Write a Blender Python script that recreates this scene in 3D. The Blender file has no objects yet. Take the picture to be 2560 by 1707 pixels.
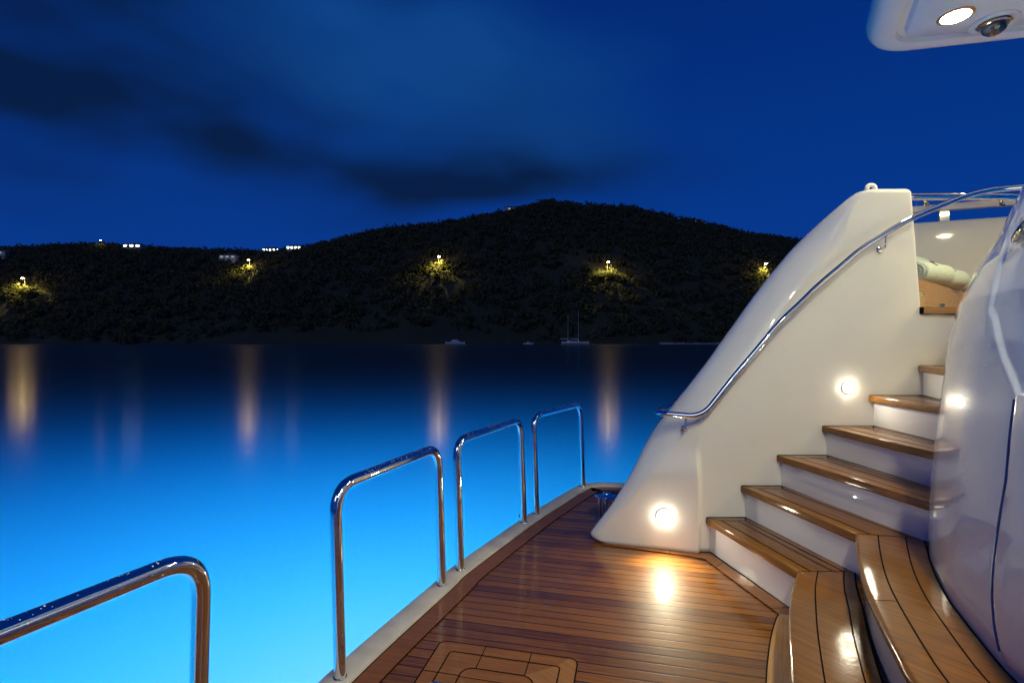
import bpy, bmesh, math, random
import numpy as np
from mathutils import Vector, Matrix, noise as mnoise

random.seed(7)
RNG = np.random.default_rng(11)
S = bpy.context.scene
COL = S.collection
R = math.radians

# ------------------------------------------------------------------ camera
EYE = 1.322                                   # eye height above the teak deck
WATER = -1.0                                  # water level below the deck
cam_d = bpy.data.cameras.new('camera')
cam_d.sensor_width = 36.0
cam_d.lens = 18.0
cam_d.shift_y = -0.00085
cam_d.clip_start = 0.05
cam_d.clip_end = 6000
cam = bpy.data.objects.new('camera', cam_d)
cam.location = (0, 0, EYE)
cam.rotation_euler = (R(90), 0, 0)
COL.objects.link(cam)
S.camera = cam

# ------------------------------------------------------------------ colour management
S.view_settings.view_transform = 'Standard'
S.view_settings.look = 'None'
S.view_settings.exposure = 0.0
S.view_settings.gamma = 1.0
S.view_settings.use_curve_mapping = False
S.cycles.use_denoising = True
S.cycles.max_bounces = 8
S.cycles.diffuse_bounces = 4
S.cycles.glossy_bounces = 4
S.cycles.transparent_max_bounces = 12
S.cycles.sample_clamp_indirect = 6.0
S.cycles.caustics_reflective = False
S.cycles.caustics_refractive = False

# ------------------------------------------------------------------ light levels
L_WALL = 170.0        # courtesy lights low in the white walls
L_DOWN = 630.0       # downlights in the hard top
SUN_E, SUN_R = R(-1.0), R(160)

# ------------------------------------------------------------------ node helpers
def inp(nt, sock, v):
    if isinstance(v, bpy.types.NodeSocket):
        nt.links.new(v, sock)
    elif isinstance(v, (tuple, list)) and len(v) == 3 and sock.type == 'RGBA':
        sock.default_value = (*v, 1.0)
    else:
        sock.default_value = v

def node(nt, typ, props=None, **kw):
    n = nt.nodes.new('ShaderNode' + typ)
    for k, v in (props or {}).items():
        setattr(n, k, v)
    for k, v in kw.items():
        key = int(k[1:]) if k[0] == 'i' and k[1:].isdigit() else k.replace('_', ' ')
        inp(nt, n.inputs[key], v)
    return n

def math_(nt, op, a, b=None, c=None, clamp=False):
    n = nt.nodes.new('ShaderNodeMath'); n.operation = op; n.use_clamp = clamp
    for i, v in enumerate((a, b, c)):
        if v is not None: inp(nt, n.inputs[i], v)
    return n.outputs[0]

def mixc(nt, f, a, b, blend='MIX'):
    n = nt.nodes.new('ShaderNodeMix'); n.data_type = 'RGBA'; n.blend_type = blend
    inp(nt, n.inputs['Factor'], f)
    inp(nt, n.inputs[6], a if not isinstance(a, tuple) else (*a[:3], 1.0))
    inp(nt, n.inputs[7], b if not isinstance(b, tuple) else (*b[:3], 1.0))
    return n.outputs[2]

def ramp(nt, f, a, b, lo=0.0, hi=1.0):
    n = nt.nodes.new('ShaderNodeMapRange'); n.interpolation_type = 'SMOOTHSTEP'
    for k, v in zip(('Value', 'From Min', 'From Max', 'To Min', 'To Max'), (f, a, b, lo, hi)):
        inp(nt, n.inputs[k], v)
    return n.outputs[0]

def new_mat(name):
    m = bpy.data.materials.new(name); m.use_nodes = True
    nt = m.node_tree; nt.nodes.clear()
    out = nt.nodes.new('ShaderNodeOutputMaterial')
    return m, nt, out

def noise_tex(nt, vec, scale, detail=3.0, rough=0.55, dist=0.0):
    n = node(nt, 'TexNoise', None, Scale=scale, Detail=detail, Roughness=rough, Distortion=dist)
    if vec is not None: inp(nt, n.inputs['Vector'], vec)
    return n.outputs['Fac']

def mapped(nt, rotz=0.0, scale=(1, 1, 1)):
    tc = node(nt, 'TexCoord')
    r = node(nt, 'Mapping', None, Vector=tc.outputs['Object'])
    r.inputs['Rotation'].default_value = (0, 0, rotz)
    r2 = node(nt, 'Mapping', None, Vector=r.outputs[0])
    r2.inputs['Scale'].default_value = scale
    return r.outputs[0], r2.outputs[0]

def bump(nt, h, strength, dist=0.01, normal=None):
    b = node(nt, 'Bump', None, Strength=strength, Distance=dist, Height=h)
    if normal is not None: inp(nt, b.inputs['Normal'], normal)
    return b.outputs[0]

def bsdf(nt, out, **kw):
    p = node(nt, 'BsdfPrincipled', None, **kw)
    nt.links.new(p.outputs[0], out.inputs['Surface'])
    return p

# ------------------------------------------------------------------ world: dusk sky with soft clouds
world = bpy.data.worlds.new('World')
S.world = world
world.use_nodes = True
wt = world.node_tree
wt.nodes.clear()
wo = wt.nodes.new('ShaderNodeOutputWorld')
bg = wt.nodes.new('ShaderNodeBackground')
wt.links.new(bg.outputs[0], wo.inputs['Surface'])
sky = wt.nodes.new('ShaderNodeTexSky')
sky.sky_type = 'NISHITA'
sky.sun_disc = False
sky.sun_elevation = SUN_E
sky.sun_rotation = SUN_R
sky.altitude = 0
tcw = wt.nodes.new('ShaderNodeTexCoord')
dirv = tcw.outputs['Generated']
# the blue hour: the sky's own brightness carried into a saturated blue
sep = node(wt, 'SeparateXYZ', None, Vector=dirv)
warp = node(wt, 'TexNoise', {'noise_dimensions': '3D'}, Scale=1.9, Detail=2.0, Roughness=0.5)
mpw = node(wt, 'Mapping', None, Vector=dirv)
mpw.inputs['Scale'].default_value = (1.0, 1.0, 2.4)
mpw.inputs['Rotation'].default_value = (0, R(-14), 0)
wt.links.new(mpw.outputs[0], warp.inputs['Vector'])
wsub = node(wt, 'VectorMath', {'operation': 'SUBTRACT'}, i0=warp.outputs['Color'], i1=(0.5, 0.5, 0.5))
wsc = node(wt, 'VectorMath', {'operation': 'MULTIPLY'}, i0=wsub.outputs[0], i1=(0.46, 0.1, 0.30))
wadd = node(wt, 'VectorMath', {'operation': 'ADD'}, i0=dirv, i1=wsc.outputs[0])

def blob(d, k, s):
    """a soft cloud bank centred on a compass direction: elongated sideways by squashing z"""
    v = Vector(d).normalized()
    df = node(wt, 'VectorMath', {'operation': 'SUBTRACT'}, i0=wadd.outputs[0], i1=tuple(v))
    ds = node(wt, 'VectorMath', {'operation': 'MULTIPLY'}, i0=df.outputs[0], i1=(1.0, 1.0, s))
    ln = node(wt, 'VectorMath', {'operation': 'LENGTH'}, i0=ds.outputs[0]).outputs['Value']
    return ramp(wt, ln, 0.0, k, 1.0, 0.0)

def addup(lst):
    t = lst[0]
    for x in lst[1:]: t = math_(wt, 'ADD', t, x)
    return t
light_c = addup([blob((-0.55, 1, .62), .38, 1.5), blob((-0.22, 1, .56), .34, 1.6), blob((-0.05, 1, .48), .30, 1.6), blob((.12, 1, .38), .25, 2.0)])
dark_c = addup([blob((-.50, 1, .36), .36, 2.6), blob((-.28, 1, .36), .44, 2.4), blob((-.05, 1, .35), .40, 2.8), blob((.16, 1, .33), .34, 3.4), blob((-1.0, 1, .58), .42, 1.2), blob((-.95, 1, .72), .36, 1.0), blob((-1.08, 1, .40), .26, 1.8), blob((-.25, 1, .72), .14, 1.5)])
fine = noise_tex(wt, mpw.outputs[0], 3.6, 2.5, 0.5)
light_c = math_(wt, 'MULTIPLY', light_c, ramp(wt, fine, .2, .75, .55, 1.15))
dark_c = math_(wt, 'MULTIPLY', dark_c, ramp(wt, fine, .25, .7, .30, 1.15))
SKYK = 1.0
lum = node(wt, 'RGBToBW', None, Color=sky.outputs[0]).outputs[0]
up = ramp(wt, sep.outputs['Z'], 0.0, 0.75)
base = mixc(wt, up, (0.0006, 0.040, 0.275), (0.0002, 0.018, 0.150))
lc = math_(wt, 'MULTIPLY', light_c, 0.66, clamp=True)
c1 = mixc(wt, lc, base, (0.0038, 0.054, 0.240))
dc = math_(wt, 'MULTIPLY', dark_c, 0.54, clamp=True)
c2 = mixc(wt, dc, c1, (0.0010, 0.0105, 0.054))
# a little of the physical sky's own twilight glow low down
glow = node(wt, 'VectorMath', {'operation': 'MULTIPLY'}, i0=sky.outputs[0], i1=(0.004, 0.008, 0.02))
c3 = node(wt, 'VectorMath', {'operation': 'ADD'}, i0=c2, i1=glow.outputs[0])
# nothing shines up from under the horizon
c4 = mixc(wt, ramp(wt, sep.outputs['Z'], -0.05, -0.005), (0.0004, 0.002, 0.006), c3.outputs[0])
wt.links.new(c4, bg.inputs['Color'])
bg.inputs['Strength'].default_value = 1.0

sun_d = bpy.data.lights.new('sun', 'SUN')
sun_d.energy = 0.20
sun_d.angle = R(20)
sun_d.color = (0.92, 1.0, 0.95)
sun = bpy.data.objects.new('sun', sun_d)
sun.rotation_euler = (R(58), 0, R(-25))
COL.objects.link(sun)

# glow of the lights under the stern: each sits under the surface and lights it from below
def under(x, y, z, watts, colr, rad=0.3):
    d = bpy.data.lights.new('underwater_light', 'POINT')
    d.energy = watts; d.color = colr; d.shadow_soft_size = rad
    o = bpy.data.objects.new('underwater_light', d); o.location = (x, y, z); COL.objects.link(o)
under(-.75, 2.7, WATER - 1.7, 32, (1.0, 0.75, 0.7))
under(-.9, 2.8, WATER - 6.3, 1020, (0.0, 1.0, 0.40))
under(-1.6, 3.2, WATER - 8.6, 3700, (0.0, 0.03, 1.0))

# ------------------------------------------------------------------ materials
def teak(name, ang=0.0, plank=None, c1=(0.27, 0.105, 0.020), c2=(0.13, 0.044, 0.009), wet=0.85, gscale=1.0, rough=(0.015, 0.11)):
    m, nt, out = new_mat(name)
    p, _ = mapped(nt, ang)
    s = node(nt, 'SeparateXYZ', None, Vector=p)
    u, v = s.outputs[0], s.outputs[1]
    if plank:
        vv = math_(nt, 'DIVIDE', v, plank)
        pid = math_(nt, 'FLOOR', vv)
        fr = math_(nt, 'FRACT', vv)
        wn = node(nt, 'TexWhiteNoise', {'noise_dimensions': '1D'}, W=pid).outputs['Value']
        edge = math_(nt, 'ABSOLUTE', math_(nt, 'SUBTRACT', fr, 0.5))
        caulk = math_(nt, 'GREATER_THAN', edge, 0.5 - 0.0030 / plank)
        crown = ramp(nt, edge, 0.36, 0.5, 1.0, 0.0)
    else:
        pid = 0.0; wn = 0.5; caulk = None; crown = None
    off = math_(nt, 'MULTIPLY', pid, 7.31) if plank else 0.0
    gv = node(nt, 'CombineXYZ', None, X=math_(nt, 'ADD', math_(nt, 'MULTIPLY', u, 2.2 * gscale), off), Y=math_(nt, 'MULTIPLY', v, 60.0 * gscale), Z=math_(nt, 'MULTIPLY', s.outputs[2], 30.0))
    g = noise_tex(nt, gv.outputs[0], 1.6, 5.0, 0.65)
    gv2 = node(nt, 'CombineXYZ', None, X=math_(nt, 'ADD', math_(nt, 'MULTIPLY', u, 9.0 * gscale), off), Y=math_(nt, 'MULTIPLY', v, 240.0 * gscale), Z=math_(nt, 'MULTIPLY', s.outputs[2], 90.0))
    g2 = noise_tex(nt, gv2.outputs[0], 1.0, 3.0, 0.6)
    patch = noise_tex(nt, p, 3.1, 4.0, 0.6)
    damp = noise_tex(nt, p, 5.0, 2.0, 0.5)
    f = math_(nt, 'ADD', math_(nt, 'MULTIPLY', wn, 0.66) if plank else 0.25, math_(nt, 'MULTIPLY', ramp(nt, g, .3, .7), 0.5), clamp=True)
    col = mixc(nt, f, c1, c2)
    col = mixc(nt, math_(nt, 'MULTIPLY', ramp(nt, g2, .45, .72), 0.35), col, (c2[0] * .6, c2[1] * .55, c2[2] * .5))
    col = mixc(nt, ramp(nt, patch, .56, .74, 0.0, 0.55), col, (c2[0] * .62, c2[1] * .55, c2[2] * .55))
    bm = math_(nt, 'MULTIPLY', g2, 0.35)
    if plank:
        col = mixc(nt, caulk, col, (0.006, 0.005, 0.005))
        bm = math_(nt, 'ADD', bm, math_(nt, 'MULTIPLY', crown, 0.9))
    nb = bump(nt, bm, 0.18, 0.004)
    film = noise_tex(nt, p, 55.0, 2.0, 0.5)
    film2 = noise_tex(nt, p, 260.0, 2.0, 0.6)
    pool = ramp(nt, noise_tex(nt, p, 3.6, 3.0, 0.55, 0.3), .44, .62)
    cb = bump(nt, math_(nt, 'ADD', math_(nt, 'ADD', film, math_(nt, 'MULTIPLY', film2, math_(nt, 'ADD', 0.15, math_(nt, 'MULTIPLY', pool, 2.4)))), math_(nt, 'MULTIPLY', crown, 0.5) if plank else 0.0), 0.026, 0.01)
    bsdf(nt, out, Base_Color=col, Roughness=0.5, Specular_IOR_Level=0.12, Normal=nb, Coat_Weight=min(0.9 * wet, 1.0),
         Coat_Roughness=ramp(nt, damp, .25, .75, rough[0], rough[1]), Coat_IOR=1.48, Coat_Normal=cb)
    return m

def gelcoat(name, colr=(0.79, 0.785, 0.735), rough=0.35, coat=1.0, wav=0.02, drops=0.0, cr=0.045):
    m, nt, out = new_mat(name)
    tc = node(nt, 'TexCoord')
    n = noise_tex(nt, tc.outputs['Object'], 2.6, 2.0, 0.5)
    dirt = noise_tex(nt, tc.outputs['Object'], 5.5, 5.0, 0.65)
    c = mixc(nt, ramp(nt, dirt, .5, .8, 0, .35), colr, (colr[0] * .9, colr[1] * .89, colr[2] * .86))
    h = n
    if drops:
        vo = node(nt, 'TexVoronoi', {'feature': 'F1'}, Scale=260.0, Randomness=1.0)
        inp(nt, vo.inputs['Vector'], tc.outputs['Object'])
        pick = node(nt, 'SeparateColor', None, Color=vo.outputs['Color']).outputs[0]
        d = math_(nt, 'MULTIPLY', ramp(nt, vo.outputs['Distance'], 0.12, 0.34, 1.0, 0.0), math_(nt, 'GREATER_THAN', pick, 0.72))
        h = math_(nt, 'ADD', n, math_(nt, 'MULTIPLY', d, drops))
    bsdf(nt, out, Base_Color=c, Roughness=rough, Specular_IOR_Level=0.08, Coat_Weight=coat, Coat_Roughness=cr, Coat_IOR=1.5, Coat_Normal=bump(nt, h, wav, 0.05))
    return m

def steel_mat(name, colr=(0.74, 0.75, 0.77), rough=0.035):
    m, nt, out = new_mat(name)
    tc = node(nt, 'TexCoord')
    n = noise_tex(nt, tc.outputs['Object'], 24.0, 4.0, 0.6)
    bsdf(nt, out, Base_Color=colr, Metallic=1.0, Roughness=ramp(nt, n, .35, .8, rough, rough + .07))
    return m

def plain(name, colr, rough=0.5, metal=0.0, var=0.25, scale=20.0, **kw):
    m, nt, out = new_mat(name)
    tc = node(nt, 'TexCoord')
    n = noise_tex(nt, tc.outputs['Object'], scale, 4.0, 0.6)
    c = mixc(nt, math_(nt, 'MULTIPLY', ramp(nt, n, .35, .7), var), colr, tuple(x * .55 for x in colr))
    bsdf(nt, out, Base_Color=c, Roughness=rough, Metallic=metal, **kw)
    return m

def emit(name, colr, strength):
    m, nt, out = new_mat(name)
    e = node(nt, 'Emission', None, Color=colr, Strength=strength)
    nt.links.new(e.outputs[0], out.inputs['Surface'])
    return m

ANG = R(13.0)                 # planks run fore-and-aft, 13 degrees off the picture plane
UX, UY = math.cos(ANG), -math.sin(ANG)       # forward
VX, VY = math.sin(ANG), math.cos(ANG)        # athwart, away from the eye
M = {}
M['deck'] = teak('wet_teak_planks', ANG, 0.0605, c1=(0.285, 0.108, 0.009), c2=(0.074, 0.022, 0.004), wet=1.1, rough=(0.01, 0.08))
M['board'] = teak('teak_board', ANG, None)
M['board_pale'] = teak('teak_board_pale', R(-60), None, c1=(0.52, 0.30, 0.12), c2=(0.34, 0.17, 0.055), gscale=.7)
M['hatch_a'] = teak('teak_hatch', ANG, None, c1=(0.30, 0.125, 0.025), c2=(0.15, 0.055, 0.012))
M['hatch_b'] = teak('teak_hatch_corner', R(50), None, c1=(0.38, 0.18, 0.05), c2=(0.22, 0.095, 0.025))
M['tread'] = teak('teak_tread', R(80), None, c1=(0.300, 0.122, 0.010), c2=(0.105, 0.038, 0.005), gscale=.8, rough=(.03, .15))
M['curved'] = teak('teak_curved_tread', R(55), None, c1=(0.285, 0.110, 0.007), c2=(0.110, 0.038, 0.003), gscale=.8, rough=(.05, .17))
M['caulk'] = plain('black_caulk', (0.006, 0.005, 0.005), 0.9, Specular_IOR_Level=0.08)
M['white'] = gelcoat('white_gelcoat')
M['riser'] = gelcoat('white_riser', (0.78, 0.78, 0.78), 0.3, 1.0, 0.02, 0.0)
M['bulwark'] = gelcoat('blue_tinted_bulwark_gelcoat', (0.73, 0.78, 0.82), 0.3, 1.0, 0.010, 0.0, 0.03)  # white gelcoat with the blue of the light on it mixed into the colour
M['soffit'] = gelcoat('white_soffit', (0.80, 0.80, 0.80), 0.4, 0.6)
M['cream'] = gelcoat('cream_coaming', (0.80, 0.76, 0.66), 0.3, 1.0)
M['strip'] = plain('painted_strip', (0.56, 0.54, 0.50), 0.45, var=.35, scale=9.0)
M['hull'] = gelcoat('white_hull', (0.75, 0.75, 0.75))
M['steel'] = steel_mat('polished_steel')
M['steel_worn'] = steel_mat('steel_fitting', (0.5, 0.5, 0.52), 0.16)
M['brass'] = steel_mat('gold_trim', (0.62, 0.50, 0.28), 0.18)
M['lens'] = emit('lit_lens', (1.0, 0.90, 0.68), L_WALL)
M['down_warm'] = emit('lit_downlight_cockpit', (1.0, 0.82, 0.40), L_DOWN * 1.8)
M['down_dim'] = emit('lit_downlight_corner', (1.0, 0.90, 0.62), L_DOWN * .40)
M['down'] = emit('lit_downlight', (1.0, 0.90, 0.62), L_DOWN)

m, nt, out = new_mat('clear_glass')
fr = node(nt, 'Fresnel', None, IOR=1.45)
tr = node(nt, 'BsdfTransparent', None, Color=(0.93, 0.96, 0.96))
gl = node(nt, 'BsdfGlossy', None, Color=(1, 1, 1), Roughness=0.01)
geo = node(nt, 'NewGeometry')
mx = node(nt, 'MixShader', None, Fac=math_(nt, 'MULTIPLY', fr.outputs[0], math_(nt, 'SUBTRACT', 1.0, geo.outputs['Backfacing'])), i1=tr.outputs[0], i2=gl.outputs[0])
nt.links.new(mx.outputs[0], out.inputs['Surface'])
M['glass'] = m

m, nt, out = new_mat('smoked_dome')
bsdf(nt, out, Base_Color=(0.02, 0.02, 0.022), Roughness=0.05, Coat_Weight=1.0, Specular_IOR_Level=0.8)
M['dome'] = m

m, nt, out = new_mat('sea_water')
p, q = mapped(nt, 0.0, (0.35, 0.9, 1.0))
w1 = noise_tex(nt, q, 1.3, 4.0, 0.6)
w2 = noise_tex(nt, q, 7.0, 3.0, 0.6)
_, q2 = mapped(nt, 0.0, (1.6, 0.22, 1.0))
w3 = noise_tex(nt, q2, 1.1, 3.0, 0.6)
nb = bump(nt, math_(nt, 'ADD', math_(nt, 'MULTIPLY', w2, 0.25), math_(nt, 'MULTIPLY', w3, 0.35)), 0.2, 0.04)
trn = node(nt, 'BsdfTranslucent', None, Color=(0.85, 0.9, 0.95))
dif = node(nt, 'BsdfDiffuse', None, Color=(0.004, 0.02, 0.035))
ad = node(nt, 'AddShader', None, i0=trn.outputs[0], i1=dif.outputs[0])
gl = node(nt, 'BsdfGlossy', None, Color=(1, 1, 1), Roughness=0.135, Normal=nb)
frn = node(nt, 'Fresnel', None, IOR=1.33)
mx = node(nt, 'MixShader', None, Fac=math_(nt, 'MULTIPLY', frn.outputs[0], 0.45), i1=ad.outputs[0], i2=gl.outputs[0])
nt.links.new(mx.outputs[0], out.inputs['Surface'])
M['water'] = m

def foliage(name, colr):
    m, nt, out = new_mat(name)
    tc = node(nt, 'TexCoord')
    n = noise_tex(nt, tc.outputs['Object'], 0.11, 3.0, 0.6)
    c = mixc(nt, ramp(nt, n, .35, .65), colr, tuple(x * .8 for x in colr))
    geo = node(nt, 'NewGeometry')
    nv = node(nt, 'VectorMath', {'operation': 'SCALE'}, i0=geo.outputs['Normal']); nv.inputs['Scale'].default_value = .22
    nv = node(nt, 'VectorMath', {'operation': 'ADD'}, i0=nv.outputs[0], i1=(0, -.55, .75))
    nv = node(nt, 'VectorMath', {'operation': 'NORMALIZE'}, i0=nv.outputs[0])
    d = node(nt, 'BsdfDiffuse', None, Color=c, Normal=nv.outputs[0])
    t = node(nt, 'BsdfTranslucent', None, Color=c)
    mx = node(nt, 'MixShader', None, Fac=0.4, i1=d.outputs[0], i2=t.outputs[0])
    nt.links.new(mx.outputs[0], out.inputs['Surface'])
    return m
M['forest'] = foliage('hill_foliage', (0.115, 0.120, 0.070))
M['leaf'] = foliage('tree_foliage', (0.095, 0.095, 0.016))
M['hill'] = plain('hill_ground', (0.040, 0.045, 0.022), 0.9, var=.5, scale=.05)
M['bark'] = plain('bark', (0.07, 0.05, 0.035), 0.9)
M['sand'] = plain('pale_sand', (0.42, 0.39, 0.33), 0.9, scale=.2)
M['house'] = plain('house_plaster', (0.55, 0.53, 0.48), 0.8, scale=.4)
M['roof'] = plain('house_roof', (0.12, 0.09, 0.08), 0.8, scale=.8)
M['pole'] = plain('lamp_pole', (0.12, 0.12, 0.12), 0.6)
M['lamp'] = emit('sodium_lamp', (1.0, 0.74, 0.30), 90.0)
M['win_white'] = emit('lit_window_white', (0.80, 1.0, 0.92), 10.0)
M['win_dim'] = emit('lit_window_dim', (0.7, 0.85, 1.0), 0.35)
M['boat'] = gelcoat('boat_white', (0.8, 0.8, 0.8))
M['boat_dark'] = plain('boat_glass', (0.02, 0.025, 0.03), 0.15)
M['towel'] = plain('mint_towel', (0.50, 0.58, 0.54), 0.95, var=.3, scale=60.0)
M['towel_dark'] = plain('towel_stitching', (0.10, 0.09, 0.08), 0.9)
M['seam_sky'] = plain('seam_sky_reflection', (0.07, 0.13, 0.28), 0.25)  # sky's reflection on the panel's side face, painted as dark blue
M['bench'] = teak('teak_bench', R(0), None, c1=(0.40, 0.22, 0.08), c2=(0.24, 0.12, 0.045), wet=.5)
M['bench_slats'] = None

# ------------------------------------------------------------------ mesh helpers
class MB:
    """collects pieces of one mesh; build() links it as ONE object"""
    def __init__(self):
        self.v = []; self.f = []; self.m = []
    def add(self, vs, fs, mi=0):
        o = len(self.v)
        self.v += [tuple(p) for p in vs]
        self.f += [tuple(i + o for i in f) for f in fs]
        self.m += [mi] * len(fs)
        return self
    def grid(self, rows, mi=0, close_u=False, close_v=False, flip=False):
        n, k = len(rows), len(rows[0])
        vs = [p for r in rows for p in r]
        fs = []
        for i in range(n if close_v else n - 1):
            for j in range(k if close_u else k - 1):
                a, b = i * k + j, i * k + (j + 1) % k
                c, d = ((i + 1) % n) * k + (j + 1) % k, ((i + 1) % n) * k + j
                fs.append((a, d, c, b) if flip else (a, b, c, d))
        return self.add(vs, fs, mi)
    def box(self, c, s, rz=0.0, mi=0):
        cx, cy, cz = c; hx, hy, hz = s[0] / 2, s[1] / 2, s[2] / 2
        ca, sa = math.cos(rz), math.sin(rz)
        vs = []
        for z in (-hz, hz):
            for x, y in ((-hx, -hy), (hx, -hy), (hx, hy), (-hx, hy)):
                vs.append((cx + x * ca - y * sa, cy + x * sa + y * ca, cz + z))
        return self.add(vs, [(3, 2, 1, 0), (4, 5, 6, 7), (0, 1, 5, 4), (1, 2, 6, 5), (2, 3, 7, 6), (3, 0, 4, 7)], mi)
    def tube(self, pts, r, seg=16, mi=0, caps=True):
        P = [Vector(p) for p in pts]
        rad = r if isinstance(r, (list, tuple)) else [r] * len(P)
        T = []
        for i in range(len(P)):
            a, b = P[max(i - 1, 0)], P[min(i + 1, len(P) - 1)]
            T.append((b - a).normalized())
        ref = Vector((0, 0, 1)) if abs(T[0].z) < .9 else Vector((1, 0, 0))
        n = (ref - T[0] * ref.dot(T[0])).normalized()
        rows = []
        for i in range(len(P)):
            n = (n - T[i] * n.dot(T[i])).normalized()
            b = T[i].cross(n)
            rows.append([P[i] + (n * math.cos(t) + b * math.sin(t)) * rad[i] for t in (2 * math.pi * k / seg for k in range(seg))])
        self.grid(rows, mi, close_u=True)
        if caps:
            self.add(rows[0], [tuple(range(seg - 1, -1, -1))], mi)
            self.add(rows[-1], [tuple(range(seg))], mi)
        return self
    def lathe(self, c, prof, seg=24, axis=(0, 0, 1), mi=0):
        """prof: (radius, height) pairs round an axis through c"""
        ax = Vector(axis).normalized()
        ref = Vector((1, 0, 0)) if abs(ax.x) < .9 else Vector((0, 1, 0))
        a = (ref - ax * ref.dot(ax)).normalized(); b = ax.cross(a); c = Vector(c)
        rows = [[c + ax * h + (a * math.cos(t) + b * math.sin(t)) * max(r, 1e-4) for t in (2 * math.pi * k / seg for k in range(seg))] for r, h in prof]
        self.grid(rows, mi, close_u=True)
        return self
    def ribbon(self, A, B, z, mi=0):
        return self.grid([[(x, y, z) for x, y in A], [(x, y, z) for x, y in B]], mi)
    def build(self, name, mats, parent=None, smooth=None, loc=None):
        me = bpy.data.meshes.new(name)
        me.from_pydata(self.v, [], self.f)
        if not isinstance(mats, (list, tuple)): mats = [mats]
        for mt in mats: me.materials.append(mt)
        if len(mats) > 1:
            me.polygons.foreach_set('material_index', self.m)
        bm = bmesh.new(); bm.from_mesh(me)
        bmesh.ops.remove_doubles(bm, verts=bm.verts, dist=1e-5)
        bmesh.ops.recalc_face_normals(bm, faces=bm.faces)
        bm.to_mesh(me); bm.free()
        if smooth is not None:
            me.polygons.foreach_set('use_smooth', [True] * len(me.polygons))
            me.set_sharp_from_angle(angle=R(smooth))
        me.update()
        return link(name, me, parent)

def link(name, me, parent=None):
    o = bpy.data.objects.new(name, me)
    COL.objects.link(o)
    if parent is not None:
        o.parent = parent
        o.matrix_parent_inverse = Matrix.Translation(-parent.location) @ Matrix.Identity(4) if False else Matrix.Identity(4)
        if parent.location.length > 0:
            o.location = -parent_origin(parent)
    return o

def parent_origin(o):
    p = Vector(o.location)
    while o.parent is not None:
        o = o.parent; p = p + o.location
    return p

def tag(o, label=None, cat=None, group=None, kind=None):
    if label: o['label'] = label
    if cat: o['category'] = cat
    if group: o['group'] = group
    if kind: o['kind'] = kind
    return o

def empty(name, label, cat, loc=(0, 0, 0), group=None):
    o = bpy.data.objects.new(name, None)
    o.location = loc; o.empty_display_size = 0.1
    COL.objects.link(o)
    return tag(o, label, cat, group)

def prism(poly, z0, z1, mats, name, parent=None, bev=0.006, extra=None, bev_all=False):
    """a slab from a plan outline, its top edges rounded; extra(mb) lays caulk lines on it"""
    bm = bmesh.new()
    vs = [bm.verts.new((x, y, z0)) for x, y in poly]
    f = bm.faces.new(vs)
    if f.normal.z > 0 or True:
        f.normal_update()
        if f.normal.z > 0: f.normal_flip()
    r = bmesh.ops.extrude_face_region(bm, geom=[f])
    nv = [g for g in r['geom'] if isinstance(g, bmesh.types.BMVert)]
    for v in nv: v.co.z = z1
    bm.normal_update()
    if bev:
        ed = [e for e in bm.edges if all(abs(v.co.z - z1) < 1e-6 for v in e.verts) or (bev_all and all(abs(v.co.z - z0) < 1e-6 for v in e.verts))]
        bmesh.ops.bevel(bm, geom=ed, offset=bev, segments=4, profile=.5, affect='EDGES')
    bmesh.ops.recalc_face_normals(bm, faces=bm.faces)
    me = bpy.data.meshes.new(name); bm.to_mesh(me); bm.free()
    mb = MB()
    mb.add([v.co[:] for v in me.vertices], [tuple(p.vertices) for p in me.polygons], 0)
    bpy.data.meshes.remove(me)
    if extra: extra(mb)
    return mb.build(name, mats, parent, smooth=35)

def catmull(P, n=8):
    P = [Vector(p) for p in P]
    out = []
    for i in range(len(P) - 1):
        p0, p1, p2, p3 = P[max(i - 1, 0)], P[i], P[i + 1], P[min(i + 2, len(P) - 1)]
        for k in range(n):
            t = k / n
            out.append(0.5 * ((2 * p1) + (p2 - p0) * t + (2 * p0 - 5 * p1 + 4 * p2 - p3) * t * t + (3 * p1 - p0 - 3 * p2 + p3) * t ** 3))
    out.append(P[-1])
    return [tuple(p) for p in out]

def offset2(P, d):
    """polyline moved sideways to its left by d"""
    out = []
    for i in range(len(P)):
        a, b = P[max(i - 1, 0)], P[min(i + 1, len(P) - 1)]
        tx, ty = b[0] - a[0], b[1] - a[1]
        l = math.hypot(tx, ty) or 1
        out.append((P[i][0] - ty / l * d, P[i][1] + tx / l * d))
    return out

def fillet(pts, r, n=8):
    """3-D polyline with its inner corners rounded"""
    P = [Vector(p) for p in pts]
    rr = r if isinstance(r, (list, tuple)) else [r] * len(P)
    out = [P[0]]
    for i in range(1, len(P) - 1):
        a, b, c = P[i - 1], P[i], P[i + 1]
        d1, d2 = (a - b), (c - b)
        t = min(rr[i], d1.length * .49, d2.length * .49)
        p1, p2 = b + d1.normalized() * t, b + d2.normalized() * t
        for k in range(n + 1):
            s = k / n
            out.append(p1 * (1 - s) ** 2 * 1.0 + b * 2 * s * (1 - s) + p2 * s * s)
    out.append(P[-1])
    return [tuple(p) for p in out]

def lerp_tab(tab, x):
    return float(np.interp(x, [t[0] for t in tab], [t[1] for t in tab]))

def caulk(mb, line, z, w=0.0045, mi=1):
    mb.ribbon(offset2(line, w / 2), offset2(line, -w / 2), z + 0.0007, mi)

# ================================================================== THE SEA AND THE HILL
mb = MB()
mb.add([(-2500, -900, WATER), (2500, -900, WATER), (2500, 1500, WATER), (-2500, 1500, WATER)], [(0, 1, 2, 3)])
tag(mb.build('water', M['water']), kind='structure')

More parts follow.
